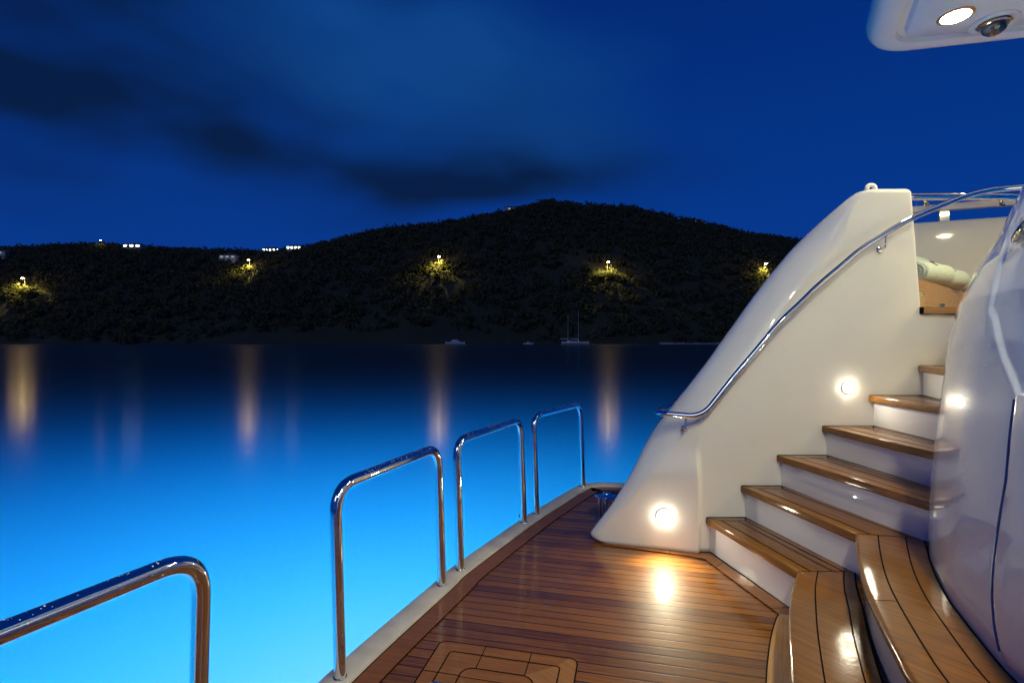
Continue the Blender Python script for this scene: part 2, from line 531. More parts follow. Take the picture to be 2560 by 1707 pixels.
RIDGE = [(-1100, 80), (-780, 92), (-520, 96), (-478, 97), (-440, 99), (-405, 100), (-350, 96), (-295, 93), (-240, 92), (-195, 99), (-145, 112), (-80, 121), (-35, 129),
         (10, 137), (37, 144), (66, 141), (120, 137), (170, 126), (210, 118), (245, 109), (294, 102), (360, 95), (520, 88), (800, 70), (1100, 40)]
def shore(x):
    return 338 + 5 * math.sin(x * .017) + 3 * math.sin(x * .051 + 1)
def terrain(x, y):
    r = lerp_tab(RIDGE, x) - 5.0
    t = (y - shore(x)) / (525 - shore(x))
    if t < 0: return WATER + max(t * 30, -6)
    if t <= 1: p = (0.25 * t + 0.75 * (1 - (1 - t) ** 1.7))
    else: p = 1 - 0.55 * min(t - 1, 1.5) ** 1.3
    n = mnoise.noise(Vector((x * .012, y * .012, 3))) * 7 * min(max(t, 0) * 3, 1) * (1 - min(max(t, 0), 1) * .75)
    return WATER + 0.6 * min(t * 40, 1) + (r - WATER) * p + n
mb = MB()
xs = np.arange(-1000, 1001, 12.5); ys = list(np.arange(326, 360, 3.0)) + list(np.arange(362, 760, 11.0))
mb.grid([[(x, y, terrain(x, y)) for x in xs] for y in ys])
tag(mb.build('hill', M['hill'], smooth=60), kind='structure')

def leaf_cloud(centres, radii, per, size, rng):
    """loose leaf-clump faces spread through crowns; returns vertices and quads"""
    n = len(centres) * per
    c = np.repeat(np.asarray(centres, float), per, axis=0)
    rad = np.repeat(np.asarray(radii, float), per, axis=0)
    d = rng.normal(size=(n, 3)); d /= np.linalg.norm(d, axis=1)[:, None]
    rr = rng.uniform(.35, 1.0, n) ** .6
    lump = 1 + .28 * np.sin(d[:, 0] * 4 + c[:, 0]) * np.cos(d[:, 2] * 5 + c[:, 1])
    p = c + d * rad * (rr * lump)[:, None]
    a = rng.normal(size=(n, 3)); a /= np.linalg.norm(a, axis=1)[:, None]
    b = np.cross(a, d + rng.normal(size=(n, 3)) * .4); b /= (np.linalg.norm(b, axis=1)[:, None] + 1e-9)
    s = (size * rng.uniform(.6, 1.4, n))[:, None]
    q = np.stack([p + a * s, p + b * s * .7, p - a * s, p - b * s * .7], axis=1).reshape(-1, 3)
    return q, n
def quads_mesh(name, q, n, mat):
    me = bpy.data.meshes.new(name)
    me.vertices.add(len(q)); me.vertices.foreach_set('co', q.astype(np.float32).ravel())
    me.loops.add(4 * n); me.loops.foreach_set('vertex_index', np.arange(4 * n, dtype=np.int32))
    me.polygons.add(n); me.polygons.foreach_set('loop_start', np.arange(0, 4 * n, 4, dtype=np.int32))
    me.materials.append(mat); me.update(calc_edges=True)
    return me

cs, rs = [], []
for _ in range(7600):
    y = RNG.uniform(343, 545); x = RNG.uniform(-640, 520)
    if abs(x) > y * 1.15: continue
    h = RNG.uniform(2.6, 4.6)
    cs.append((x, y, terrain(x, y) + h * .75)); rs.append((h * RNG.uniform(.9, 1.5), h * RNG.uniform(.9, 1.4), h))
q, n = leaf_cloud(cs, rs, 34, 1.15, RNG)
tag(link('forest', quads_mesh('forest', q, n, M['forest'])), kind='stuff')

def bearing(a, e, dz):
    """the spot on the slope seen on a bearing (x over y) at an elevation, dz above the ground"""
    for y in np.arange(345, 540, .5):
        if terrain(a * y, y) + dz >= EYE + e * y: return a * y, y
    return a * 522, 522.0

# street lamps on the hill road
def street_lamp(a, e, label, watts, group='street lamps on the dark hillside', head=M['lamp'], colr=(1.0, .78, .16), size=1.25):
    x, y = bearing(a, e, 9.0)
    z = terrain(x, y)
    t = empty('street_lamp', label, 'street lamp', (x, y, z), group)
    MB().tube([(x, y, z - 1), (x, y, z + 4), (x, y, z + 9.2)], [.22, .16, .12], 8).build('pole', M['pole'], t, 40)
    MB().tube(fillet([(x, y, z + 9.0), (x, y, z + 9.9), (x + .3, y - 2.0, z + 9.9)], .6, 4), .09, 8).build('arm', M['pole'], t, 40)
    hd = MB().lathe((x + .3, y - 2.2, z + 9.75), [(.05, .32), (.45 * size, .26), (.8 * size, .06), (.85 * size, 0), (.8 * size, -.03)], 14).build('head', M['pole'], t, 40)
    MB().lathe((x + .3, y - 2.2, z + 9.72), [(.78 * size, 0), (.7 * size, -.25 * size), (.42 * size, -.46 * size), (.01, -.52 * size)], 14).build('lens', head, t, 60)
    if watts:
        d = bpy.data.lights.new('lamp_light', 'SPOT'); d.energy = watts; d.color = colr; d.shadow_soft_size = .8; d.spot_size = R(150); d.spot_blend = .7
        o = bpy.data.objects.new('lamp_light', d); COL.objects.link(o); o.parent = t; o.location = (.3, -2.6, 8.6)
        d = bpy.data.lights.new('lamp_reflection_fill', 'POINT'); d.energy = watts * .17; d.color = (1.0, .62, .22); d.shadow_soft_size = 8.0  # added oversized unseen light, broadens the lamp's reflection on the water
        o = bpy.data.objects.new('lamp_reflection_fill', d); COL.objects.link(o); o.parent = t; o.location = (.3, -2.8, 9.0)
    return x, y, z
LW = 34000
lamps = [(-.9515, .1190, 'street lamp above bright yellow trees at far left, nearest the water'),
         (-.5128, .1548, 'yellow street lamp on the slope just under the row of white house lights'),
         (-.1429, .1616, 'yellow street lamp below the rising left shoulder of the dark hilltop'),
         (.1862, .1505, 'yellow street lamp straight above the moored two-masted sailboat'),
         (.4923, .1480, 'yellow street lamp beside the slanted edge of the white wing wall')]
spots = [street_lamp(a, e, l, LW) for a, e, l in lamps]
street_lamp(-.8010, .1935, 'small yellow street lamp highest up on the left ridge', 500, size=.62)

def tree(x, y, z, h, label, seed):
    rng = np.random.default_rng(seed)
    t = empty('tree', label, 'tree', (x, y, z), 'trees lit by the hillside street lamps')
    mb = MB().tube([(x, y, z - .5), (x + .1, y, z + h * .3), (x + .2, y + .1, z + h * .6)], [.28, .2, .1], 8)
    for k in range(5):
        an = k * 1.26 + seed
        mb.tube([(x + .1, y, z + h * (.28 + .05 * k)), (x + math.cos(an) * h * .22, y + math.sin(an) * h * .2, z + h * (.5 + .05 * k))], [.11, .04], 6)
    mb.build('trunk', M['bark'], t, 50)
    c, r = [], []
    for k in range(9):
        an = rng.uniform(0, 6.28); d = rng.uniform(.1, .55) * h * .5
        c.append((math.cos(an) * d * 1.3, math.sin(an) * d, h * rng.uniform(.4, .8))); s = h * rng.uniform(.14, .24); r.append((s * 1.5, s, s * .8))
    q, n = leaf_cloud(c, r, 70, .34, rng)
    o = link('crown', quads_mesh('crown', q, n, M['leaf'])); o.parent = t
words = [('leftmost hillside lamp', 'at the far left edge'), ('lamp under the white house lights', ''), ('lamp left of the hilltop', ''), ('lamp above the sailboat', ''), ('lamp beside the white wing wall', '')]
offs = [(-9.5, -5.5, 6.2, 'broad'), (-3.5, -6.5, 5.2, 'low'), (3.0, -6.0, 6.0, 'round'), (9.0, -5.0, 5.5, 'spreading'), (-16, -4.5, 5.4, 'outer left'), (14.5, -3.5, 4.6, 'small right-hand')]
for i, (x, y, z) in enumerate(spots):
    for j, (dx, dy, h, wd) in enumerate(offs):
        xx, yy = x + dx + 1.5 * math.sin(i * 3 + j), y + dy + math.cos(i + j * 2)
        tree(xx, yy, terrain(xx, yy), h * (1 + .12 * math.sin(i * 2 + j)), f'{wd} yellow-green tree lit by the {words[i][0]}', i * 10 + j)

def house(a, e, w, d, h, n_win, wm, label, rz=0.0, up=5.0):
    x, y = bearing(a, e, up)
    z = terrain(x, y) + up - h * .55
    t = empty('house', label, 'house', (x, y, z), 'houses along the ridge')
    y0 = y - 3
    MB().box((x, y0, z + h / 2 - 2), (w, d, h + 4)).build('wall', M['house'], t)
    mb = MB(); o = .6
    mb.add([(x - w / 2 - o, y0 - d / 2 - o, z + h + .02), (x + w / 2 + o, y0 - d / 2 - o, z + h + .02), (x + w / 2 + o, y0 + d / 2 + o, z + h + .02), (x - w / 2 - o, y0 + d / 2 + o, z + h + .02),
            (x - w / 4, y0, z + h + 1.8), (x + w / 4, y0, z + h + 1.8)], [(0, 1, 5, 4), (1, 2, 5), (2, 3, 4, 5), (3, 0, 4), (3, 2, 1, 0)])
    mb.build('roof', M['roof'], t)
    for k in range(n_win):
        wx = x - w / 2 + w * (k + .5) / n_win; ww = w / n_win * .5; hh = 1.5
        fr = MB().box((wx, y0 - d / 2 - .04, z + h * .55), (ww + .3, .1, hh + .3)).build('window', M['house'], t)
        MB().box((wx, y0 - d / 2 - .11, z + h * .55), (ww, .05, hh)).build('pane', wm, fr)
house(-.4655, .1785, 17, 8, 3.6, 5, M['win_white'], 'white-lit house, left of the bright pair at the foot of the hill shoulder')
house(-.4205, .1790, 14, 8, 3.6, 4, M['win_white'], 'white-lit house, right of the bright pair at the foot of the hill shoulder')
house(-.7330, .1825, 18, 8, 3.4, 3, M['win_white'], 'house with three white lit windows on the left ridge')
house(-.5480, .1610, 15, 8, 3.4, 3, M['win_dim'], 'dim pale house left of the yellow lamp on the lower slope')
house(-.9880, .1690, 11, 8, 3.2, 1, M['win_dim'], 'dim house at the far left edge of the ridge')
house(.0000, .2640, 15, 8, 3.4, 1, M['win_dim'], 'unlit pale house on the crest just left of the hilltop', up=3.2)
house(.3550, .2320, 15, 8, 3.4, 1, M['win_dim'], 'unlit pale house on the right shoulder of the hill', up=3.2)

# boats at their moorings under the hill
def hull_mb(x, y, L, B, hgt):
    rows = []
    for i in range(17):
        t = i / 16
        b = B / 2 * (max(1 - abs(t * 2 - .85) ** 2.6 / 1.35 ** 2.6, 0.0)) ** .6 + .02
        sh = hgt * (1 + .35 * (t - .4) ** 2 * 2)
        xx = x - L / 2 + L * t
        rows.append([(xx, y - b * math.cos(s), WATER - .3 + (sh + .3) * (1 - math.sin(s)) ** .8) if False else (xx, y - b * math.cos(s), WATER + sh - (sh + .35) * math.sin(s)) for s in (math.pi * k / 10 for k in range(11))])
    mb = MB().grid(rows)
    mb.grid([[r[0] for r in rows], [((r[0][0]), y, r[0][2] + .05) for r in rows], [r[-1] for r in rows]])
    return mb
def sailboat(x, y):
    t = empty('sailboat', 'white two-masted sailboat moored under the dark hill', 'sailboat', (x, y, WATER))
    hull_mb(x, y, 17, 4.4, 1.5).build('hull', M['boat'], t, 40)
    cb = MB().box((x - 1, y, WATER + 1.9), (6.5, 2.4, .9)).box((x - 4.4, y, WATER + 1.85), (2.0, 2.0, .7)).build('cabin', M['boat'], t)
    MB().box((x - 1, y - 1.22, WATER + 1.95), (5.2, .06, .4)).build('window', M['boat_dark'], cb)
    for mx, hh in ((1.9, 21.5), (-4.6, 17.5)):
        MB().tube([(x + mx, y, WATER + 1.2), (x + mx, y, WATER + hh)], [.10, .06], 8).build('mast', M['boat'], t, 40)
        MB().tube([(x + mx, y, WATER + 3.4), (x + mx - 5.0, y, WATER + 3.5)], [.15, .11], 8).build('boom', M['boat'], t, 40)
def motorboat(x, y, L, label):
    t = empty('motorboat', label, 'motorboat', (x, y, WATER), 'motorboats moored under the hill')
    hull_mb(x, y, L, L * .3, L * .1).build('hull', M['boat'], t, 40)
    cb = MB().box((x, y, WATER + L * .13), (L * .42, L * .2, L * .09)).box((x - .02 * L, y, WATER + L * .195), (L * .26, L * .17, L * .05)).build('cabin', M['boat'], t)
    MB().box((x + .01 * L, y - L * .105, WATER + L * .14), (L * .34, .06, L * .035)).build('window', M['boat_dark'], cb)
sailboat(39.8, 322)
motorboat(-36, 326, 12.5, 'white motorboat left of the moored sailboat, near a lamp reflection')
motorboat(10.5, 328, 6.5, 'tiny pale motorboat just left of the moored sailboat')
rows = []
for i in range(30):
    t = i / 29; x = 98 + 70 * t; w = 4.5 * math.sin(math.pi * t) ** .5 + .1
    y = shore(x) - 3.5
    rows.append([(x, y - w, WATER - .4), (x, y - w * .3, WATER + .22), (x, y + 3, WATER + .9), (x, y + 7, WATER + 1.6)])
tag(MB().grid(rows).build('beach', M['sand'], smooth=60), kind='structure')

# ================================================================== THE STERN DECK
SEC = [(-1.42, -2.0), (-1.36, -.9), (-1.22, .1), (-1.05, .75), (-.86, 1.33), (-.672, 1.985), (-.372, 2.735), (-.286, 2.95), (.085, 3.665), (.30, 4.04), (.63, 4.575), (.735, 4.65), (.98, 4.655), (1.6, 4.53), (3.2, 4.16)]
CL = catmull(SEC, 8)
# widths of the painted strip each side of its middle
strip_out = offset2(CL, .062)
strip_in = offset2(CL, -.052)
deck_poly = strip_in + [(3.2, -2.0)]
mb = MB(); mb.add([(x, y, 0) for x, y in deck_poly], [tuple(range(len(deck_poly)))])
deck = mb.build('deck', M['deck'])
tag(deck, kind='structure')
mb = MB()
edge_in = offset2(CL, -.053); edge_in2 = offset2(CL, -.155)
mb.ribbon(edge_in, edge_in2, 0.0035)
caulk(mb, edge_in2, 0.0035, .006); caulk(mb, offset2(CL, -.056), 0.0035, .006)
mb.build('margin_board', [M['board'], M['caulk']], deck)
prof = [(.066, -.11), (.066, .004), (.060, .013), (.050, .017), (-.042, .017), (-.050, .014), (-.0525, .0)]
mb = MB().grid([[(x, y, z) for x, y in offset2(CL, d)] for d, z in prof])
tag(mb.build('toe_rail', M['strip'], smooth=50), 'grey-white painted strip along the curved outer edge of the teak deck', 'toe rail')
mb = MB().grid([[(x, y, z) for x, y in offset2(CL, d)] for d, z in ((.064, -.115), (.03, -.14), (.03, -.5), (-.05, -1.6))])
tag(mb.build('hull', M['hull'], smooth=60), 'white hull side dropping from the deck edge to the lit water', 'hull')

# ---- hoop rails
def hoop(L, Rr, label, top=.752, lean=(-.022, .006), collar=True):
    bx, by = L
    t = empty('hoop_rail', label, 'hoop rail', (L[0], L[1], .017), 'stainless steel hoop rails along the deck edge')
    path = fillet([(L[0], L[1], .017), (L[0] + lean[0], L[1] + lean[1], top), (Rr[0] + lean[0], Rr[1] + lean[1], top), (Rr[0], Rr[1], .017)], [.0, .115, .115, 0], 10)
    MB().tube(path, .0232, 24).build('tube', M['steel'], t, 60)
    for p in (L, Rr):
        MB().lathe((p[0], p[1], .0168), [(.0, .006), (.0236, .006), (.0262, .004), (.0270, .0)], 24).build('base_collar', M['steel_worn'], t, 50)
    # beads of water on the upper side of the bar
    a = Vector((L[0] + lean[0], L[1] + lean[1], top)); b = Vector((Rr[0] + lean[0], Rr[1] + lean[1], top))
    d = (b - a); ln = d.length; d.normalize(); side = d.cross(Vector((0, 0, 1)))
    mb = MB(); rng = random.Random(int(bx * 1000))
    for k in range(95):
        s = rng.uniform(.1, ln - .1); an = rng.gauss(0, 1.0)
        nrm = Vector((0, 0, 1)) * math.cos(an) + side * math.sin(an)
        r = rng.uniform(.0010, .0024)
        mb.lathe(a + d * s + nrm * .0228, [(r, 0), (r * .85, r * .35), (r * .4, r * .6), (0.0001, r * .65)], 8, axis=nrm)
    o = mb.build('water_drops', M['drop'], t, 80); o['kind'] = 'stuff'
m, nt, out = new_mat('water_drop')
bsdf(nt, out, Base_Color=(.72, .75, .78), Roughness=.03, Coat_Weight=1.0)
M['drop'] = m
hoop((-1.165, .62), (-.845, 1.365), 'nearest steel hoop rail, cut off by the left frame edge', top=.757, lean=(.020, .0))
hoop((-.668, 1.99), (-.376, 2.742), 'second steel hoop rail from the left, its foot at the bottom of the frame')
hoop((-.296, 2.928), (.084, 3.686), 'third steel hoop rail, between the large and the farthest hoops')
hoop((.184, 3.87), (.637, 4.59), 'farthest and smallest steel hoop rail, by the rounded deck corner')
# hinge block at the foot of the farthest hoop
tag(MB().box((.075, 3.79, .03), (.05, .03, .024), R(60)).build('cleat', M['strip']), 'small pale block on the deck edge between the third and farthest hoops', 'cleat')

# ---- bollard
bx, by = .692, 3.72
t = empty('bollard', 'low polished bollard with a flat round cap beside the wing wall', 'bollard', (bx, by, 0))
MB().lathe((bx, by, .190), [(.001, .0), (.078, 0), (.088, .004), (.090, .010), (.088, .015), (.070, .019), (.035, .021), (.033, .030), (.026, .036), (.001, .038)], 32).build('cap', M['steel'], t, 50)
MB().lathe((bx, by, .0), [(.085, .0), (.085, .008), (.078, .014), (.001, .016)], 32).build('base_plate', M['steel'], t, 50)
for k in range(5):
    an = k * 2 * math.pi / 5 + .6
    MB().tube([(bx + .055 * math.cos(an), by + .055 * math.sin(an), .01), (bx + .055 * math.cos(an), by + .055 * math.sin(an), .192)], .012, 12).build('post', M['steel'], t, 60)

# ---- deck hatch, in the deck's own directions
def uv(o, u, v): return (o[0] + UX * u + VX * v, o[1] + UY * u + VY * v)
HO = (-.311, 2.255)        # its far left corner
W_, D_ = .600, .62
def rrect(u0, v0, u1, v1, r, n=6):
    pts = []
    for cx, cy, a0 in ((u1 - r, v1 - r, 0), (u0 + r, v1 - r, 90), (u0 + r, v0 + r, 180), (u1 - r, v0 + r, 270)):
        for k in range(n + 1):
            a = R(a0 + 90 * k / n); pts.append((cx + r * math.cos(a), cy + r * math.sin(a)))
    return pts
def place(pts): return [uv(HO, u, v) for u, v in pts]
def loop(mb, pts, z, w=.005): 
    P = place(pts); P = P + [P[0], P[1]]
    caulk(mb, P, z, w)
t = empty('deck_hatch', 'teak deck hatch with a mitred border, cut off by the bottom edge', 'deck hatch', (HO[0], HO[1], 0))
def border(u0, v0, u1, v1, r0, wd, r1, z, name, mats, cuts):
    A = place(rrect(u0, v0, u1, v1, r0)); B = place(rrect(u0 + wd, v0 + wd, u1 - wd, v1 - wd, r1))
    mb = MB().grid([[(x, y, z) for x, y in A], [(x, y, z) for x, y in B]], close_u=True)
    mb.m = [2 if (k < 6 or k == 27) else 0 for k in range(len(mb.f))]
    loop(mb, rrect(u0, v0, u1, v1, r0), z, .006)
    for (ua, va), (ub, vb) in cuts: caulk(mb, [uv(HO, ua, va), uv(HO, ub, vb)], z + .0003, .004)
    return mb.build(name, mats, t)
hm = [M['hatch_a'], M['caulk'], M['hatch_b']]
border(0, -D_, W_, 0, .035, .066, .016, .004, 'frame_board', hm, [((.205, 0), (.205, -.066)), ((.405, 0), (.405, -.066)), ((0, -.21), (.066, -.21))])
border(.066, -D_ + .066, W_ - .066, -.066, .016, .088, .05, .0045, 'lid_border', hm, [((.205, -.066), (.205, -.154)), ((.405, -.066), (.405, -.154)), ((.066, -.21), (.154, -.21))])
mb = MB(); P = place(rrect(.154, -D_ + .154, W_ - .154, -.154, .05)); mb.add([(x, y, .005) for x, y in P], [tuple(range(len(P)))])
loop(mb, rrect(.154, -D_ + .154, W_ - .154, -.154, .05), .005, .006)
for k in range(1, 5):
    v = -.154 - .062 * k; caulk(mb, [uv(HO, .157, v), uv(HO, W_ - .157, v)], .005, .004)
mb.build('lid', [M['hatch_a'], M['caulk']], t)
lx, ly = uv(HO, .088, -.305)
MB().lathe((lx, ly, .0048), [(.038, 0), (.038, .004), (.032, .006), (.030, .002), (.001, .002)], 28).build('latch_ring', M['steel'], t, 40)

# ================================================================== STAIRS
HT = [.221, .419, .610, .792, .983, 1.168, 1.350]
NOSE = [((1.210, 3.2), (1.359, 2.443)), ((1.4286, 3.2), (1.605, 2.395)), ((1.652, 3.2), (1.872, 2.12)), ((1.935, 3.2), (2.045, 2.16)), ((2.228, 3.2), (2.205, 2.30)), ((2.538, 3.2), (2.24, 2.42)), ((2.80, 3.2), (2.42, 2.46))]
def shift(seg, d):
    (x0, y0), (x1, y1) = seg
    l = math.hypot(x1 - x0, y1 - y0); nx, ny = (y0 - y1) / l, (x1 - x0) / l
    return ((x0 + nx * d, y0 + ny * d), (x1 + nx * d, y1 + ny * d))
stairs = empty('staircase', 'curved white staircase with teak treads between the wing wall and the bulwark', 'staircase', (1.4, 2.8, 0))
EXT1F = catmull([(1.359, 2.443), (1.245, 2.28), (1.133, 2.095), (1.049, 1.939), (.980, 1.804), (.902, 1.648), (.76, 1.36), (.60, 1.02), (.50, .6), (.46, .1)], 6)
EXT1B = catmull([(1.639, 2.443), (1.539, 2.28), (1.441, 2.095), (1.365, 1.965), (1.3045, 1.855), (1.197, 1.648), (1.06, 1.36), (.92, 1.02), (.83, .6), (.79, .1)], 6)
EXT2F = catmull([(1.605, 2.395), (1.465, 2.176), (1.325, 1.938), (1.218, 1.718), (1.130, 1.521), (1.0615, 1.351), (.95, 1.0), (.87, .6), (.83, .1)], 6)
EXT2B = catmull([(1.886, 2.335), (1.685, 2.05), (1.537, 1.806), (1.445, 1.614), (1.372, 1.449), (1.336, 1.351), (1.22, 1.0), (1.16, .6), (1.13, .1)], 6)
TT = .042
for k in range(7):
    n = NOSE[k]
    b = shift(NOSE[k + 1], .034) if k < 6 else ((3.15, 3.2), (2.75, 2.46))
    nl = (n[0][0], 3.197); bl = (b[0][0], 3.197)
    if k == 0: poly = [nl, n[1], (1.639, 2.4432), bl]
    elif k == 1: poly = [nl, n[1], (1.90, 2.34), (b[1][0], 2.345), bl] if False else [nl, n[1], (1.886, 2.336), bl]
    else: poly = [nl, n[1], b[1], bl]
    z = HT[k]
    if k == 0:
        back = [(1.639, 2.4432), bl]
    elif k == 1:
        back = [(1.886, 2.336), bl]
    else:
        back = [b[1], bl]
    def lines(mb, poly=poly, z=z, n=n, nl=nl, bl=bl, back=back, k=k):
        nb, bb = poly[1], back[0]
        # board along the nose, a mitred board against the wall, then long seams
        def at(s, w):   # s along the wall->near, w nose->back
            x0 = nl[0] + (nb[0] - nl[0]) * s; y0 = nl[1] + (nb[1] - nl[1]) * s
            x1 = bl[0] + (bb[0] - bl[0]) * s; y1 = bl[1] + (bb[1] - bl[1]) * s
            return (x0 + (x1 - x0) * w, y0 + (y1 - y0) * w)
        e = .085
        caulk(mb, [at(e, .24), at(.999, .24)], z, .0078)
        caulk(mb, [at(e, .24), at(e, .80)], z, .0078)
        caulk(mb, [at(e, .62), at(.999, .62)], z, .0065) if k in (0, 2, 3) else None
        caulk(mb, [at(.012, .02), at(e, .24)], z, .0078)
        caulk(mb, [at(.01, .985), at(e, .80), at(.999, .80)], z, .0078)
        caulk(mb, [at(.006, .99), at(.999, .99)], z, .017)
        caulk(mb, [at(.008, .0), at(.008, .99)], z, .017)
    prism(poly, z - TT, z, [M['tread'], M['caulk']], 'tread', stairs, .008, lines, bev_all=True)
    # black seal where the end of the tread meets the wall
    z0 = HT[k - 1] if k else 0.0
    r = shift(n, .030)
    rr = [(r[0][0], 3.199), r[1]]
    d = .02
    back_r = [(x + d, y) for x, y in rr]
    mb = MB().grid([[(*rr[0], z0 - .03), (*rr[1], z0 - .03)], [(*rr[0], z - TT + .004), (*rr[1], z - TT + .004)], [(*back_r[0], z - TT + .004), (*back_r[1], z - TT + .004)], [(*back_r[0], z0 - .03), (*back_r[1], z0 - .03)]], close_v=True)
    mb.build('riser', M['riser'], stairs)

def curved_tread(F, B, z, name, splits, butt):
    n = min(len(F), len(B))
    def res(P, m=60):
        d = [0]
        for i in range(1, len(P)): d.append(d[-1] + math.hypot(P[i][0] - P[i - 1][0], P[i][1] - P[i - 1][1]))
        t = np.linspace(0, d[-1], m)
        return [(float(a), float(b)) for a, b in zip(np.interp(t, d, [p[0] for p in P]), np.interp(t, d, [p[1] for p in P]))]
    f, b = res(F), res(B)
    def mid(w): return [(f[i][0] + (b[i][0] - f[i][0]) * w, f[i][1] + (b[i][1] - f[i][1]) * w) for i in range(len(f))]
    # cross-section: rounded nose, flat top, square back
    prof = [(.0, -TT, .010), (-.0, -TT + .008, .002), (.0, -.012, 0.0), (.0, -.005, .004), (0, -.0015, .010), (.0, 0, .018)]
    inner = offset2(f, 1)
    def nose(d):
        return [(f[i][0] + (b[i][0] - f[i][0]) * d / .30, f[i][1] + (b[i][1] - f[i][1]) * d / .30) for i in range(len(f))]
    rows = []
    for _, dz, ins in prof: rows.append([(x, y, z + dz) for x, y in nose(ins)])
    for w in (.3, .6, 1.0): rows.append([(x, y, z) for x, y in mid(w)])
    rows.append([(x, y, z - TT) for x, y in mid(1.0)])
    mb = MB().grid(rows, close_v=True)
    for w in splits: caulk(mb, mid(w), z, .0055)
    caulk(mb, mid(.988), z, .008)
    caulk(mb, [mid(0.03)[0], mid(1)[0]], z, .005)
    for i in butt: caulk(mb, [mid(.06)[i], mid(splits[0])[i]], z, .004)
    mb.build(name, [M['curved'], M['caulk']], stairs, 40)
    r = [(f[i][0] + (b[i][0] - f[i][0]) * .11, f[i][1] + (b[i][1] - f[i][1]) * .11) for i in range(len(f))]
    return r
r1 = curved_tread(EXT1F, EXT1B, HT[0] + .0012, 'curved_tread', (.36, .80), (22,))
MB().grid([[(x, y, -.02) for x, y in r1], [(x, y, HT[0] - TT + .004) for x, y in r1]]).build('riser', M['riser'], stairs, 60)
r2 = curved_tread(EXT2F, EXT2B, HT[1] + .0012, 'curved_tread', (.33, .72), (17,))
MB().grid([[(x, y, HT[0] - .03) for x, y in r2], [(x, y, HT[1] - TT + .004) for x, y in r2]]).build('riser', M['riser'], stairs, 60)
# teak boards edging the deck along the wall, the first riser and the curved step
wl = [(.60, 3.385), (.86, 3.300), (1.135, 3.195)]
mb = MB().ribbon(wl, [(x - .02, y - .075) for x, y in wl], .0045)
caulk(mb, wl, .0045, .012); caulk(mb, [(x - .02, y - .075) for x, y in wl], .0045, .004)
caulk(mb, [(1.0, 3.246), (.98, 3.172)], .0045, .004)
mb.build('margin_board', [M['board'], M['caulk']], deck)
A = [(1.135, 3.195), (1.235, 3.19), (1.262, 3.05), (1.395, 2.43)]; B = [(1.115, 3.118), (1.165, 3.085), (1.185, 2.98), (1.285, 2.47)]
mb = MB().ribbon(A, B, .005); caulk(mb, A, .005, .014); caulk(mb, B, .005, .004); caulk(mb, [(1.262, 3.05), (1.185, 2.98)], .005, .004); caulk(mb, [(1.37, 2.53), (1.275, 2.52)], .005, .004)
mb.build('margin_board', [M['board'], M['caulk']], deck)
A = [(1.41, 2.44)] + r1[1:]
B = [(1.285, 2.47), (1.262, 2.38)] + offset2(r1, -.115)[6:] if False else None
e1 = offset2(r1, 0.0)
inn = [(x - .105, y + .03) for x, y in r1]
inn[0] = (1.287, 2.47)
mb = MB().ribbon(r1, inn, .0055); caulk(mb, inn, .0055, .006)
mb.build('margin_board', [M['board_pale'], M['caulk']], deck)

# ================================================================== WING WALL
TOP = 2.278
# leading edge: height above the deck against x (metres)
LEAD = [(0.0, .585), (.012, .548), (.03, .524), (.05, .521), (.10, .552), (.229, .645), (.368, .734), (.697, .932), (.93, 1.105), (1.165, 1.285), (1.325, 1.402), (1.575, 1.578), (1.755, 1.715), (1.978, 1.905), (2.06, 1.975), (2.141, 2.048), (2.200, 2.108), (2.235, 2.150), (2.258, 2.185), (2.270, 2.215), (2.278, 2.25)]
def smooth01(t): t = min(max(t, 0), 1); return t * t * (3 - 2 * t)
def face_y(x, z):
    s = 1.165 - x
    f = 3.2 + .30 * (s + math.sqrt(s * s + .02 ** 2)) / 2
    k = 1 - smooth01((z - .46) / .22)
    return f - .040 * k * smooth01((1.19 - x) / .045)
zs = sorted(set([0, .006, .012, .02, .03, .04, .05, .065, .085] + list(np.linspace(.11, 1.485, 46)) + [1.4905] + list(np.linspace(1.52, 2.14, 26)) + [2.165, 2.19, 2.21, 2.225, 2.236, 2.245, 2.252, 2.258, 2.263, 2.267, 2.2705, 2.2735, 2.276, 2.278]))
rings = []
for z in zs:
    xl = lerp_tab(LEAD, z)
    b = w = (.04 + .14 * smooth01((z - .1) / .9)) * (1 - .75 * smooth01((z - 1.9) / .36))
    xr = 3.6 if z < 1.488 else 2.503 + (2.278 - z) * .080
    back = .34
    rt = .035; ins = 0.0
    if z > TOP - rt: ins = rt - math.sqrt(max(rt * rt - (z - TOP + rt) ** 2, 0))
    if z < .02: ins += .012 * (1 - z / .02)
    ring = []
    rc = .02
    for k in range(5):           # rounded free end
        a = R(90 * k / 4)
        ring.append((xr - rc + rc * math.cos(a) - ins * .5, face_y(xr, z) + rc - rc * math.sin(a) + ins))
    xa = max(1.205, xl + w + .05); xb = max(1.135, xl + w + .025)
    for x in list(np.linspace(xr - rc, xa, 26)[1:]) + list(np.linspace(xa, xb, 17)[1:]) + list(np.linspace(xb, xl + w, 16)[1:]):
        ring.append((x, face_y(x, z) + ins))
    yn = face_y(xl + w, z) + ins
    for k in range(1, 15):
        q = k / 14
        x = xl + w * (1 - (q + .12 * q * (1 - q)))
        ring.append((x, face_y(x, z) + ins + b * (.55 * q ** 1.45 + .45 * (1 - math.sqrt(max(1 - q * q, 0))))))
    yb = ring[-1][1]
    for k in range(1, 9):
        a = R(90 * k / 8)
        ring.append((xl + w * (1 - math.cos(a)), yb + b * math.sin(a)))
    for x in np.linspace(xl + w, xr - ins * .5, 12)[1:]:
        ring.append((x, yb + b + (back - 2 * b) * min((x - xl - w) / .5, 1)))
    rings.append([(x, y, z) for x, y in ring])
mb = MB().grid(rings, close_u=True)
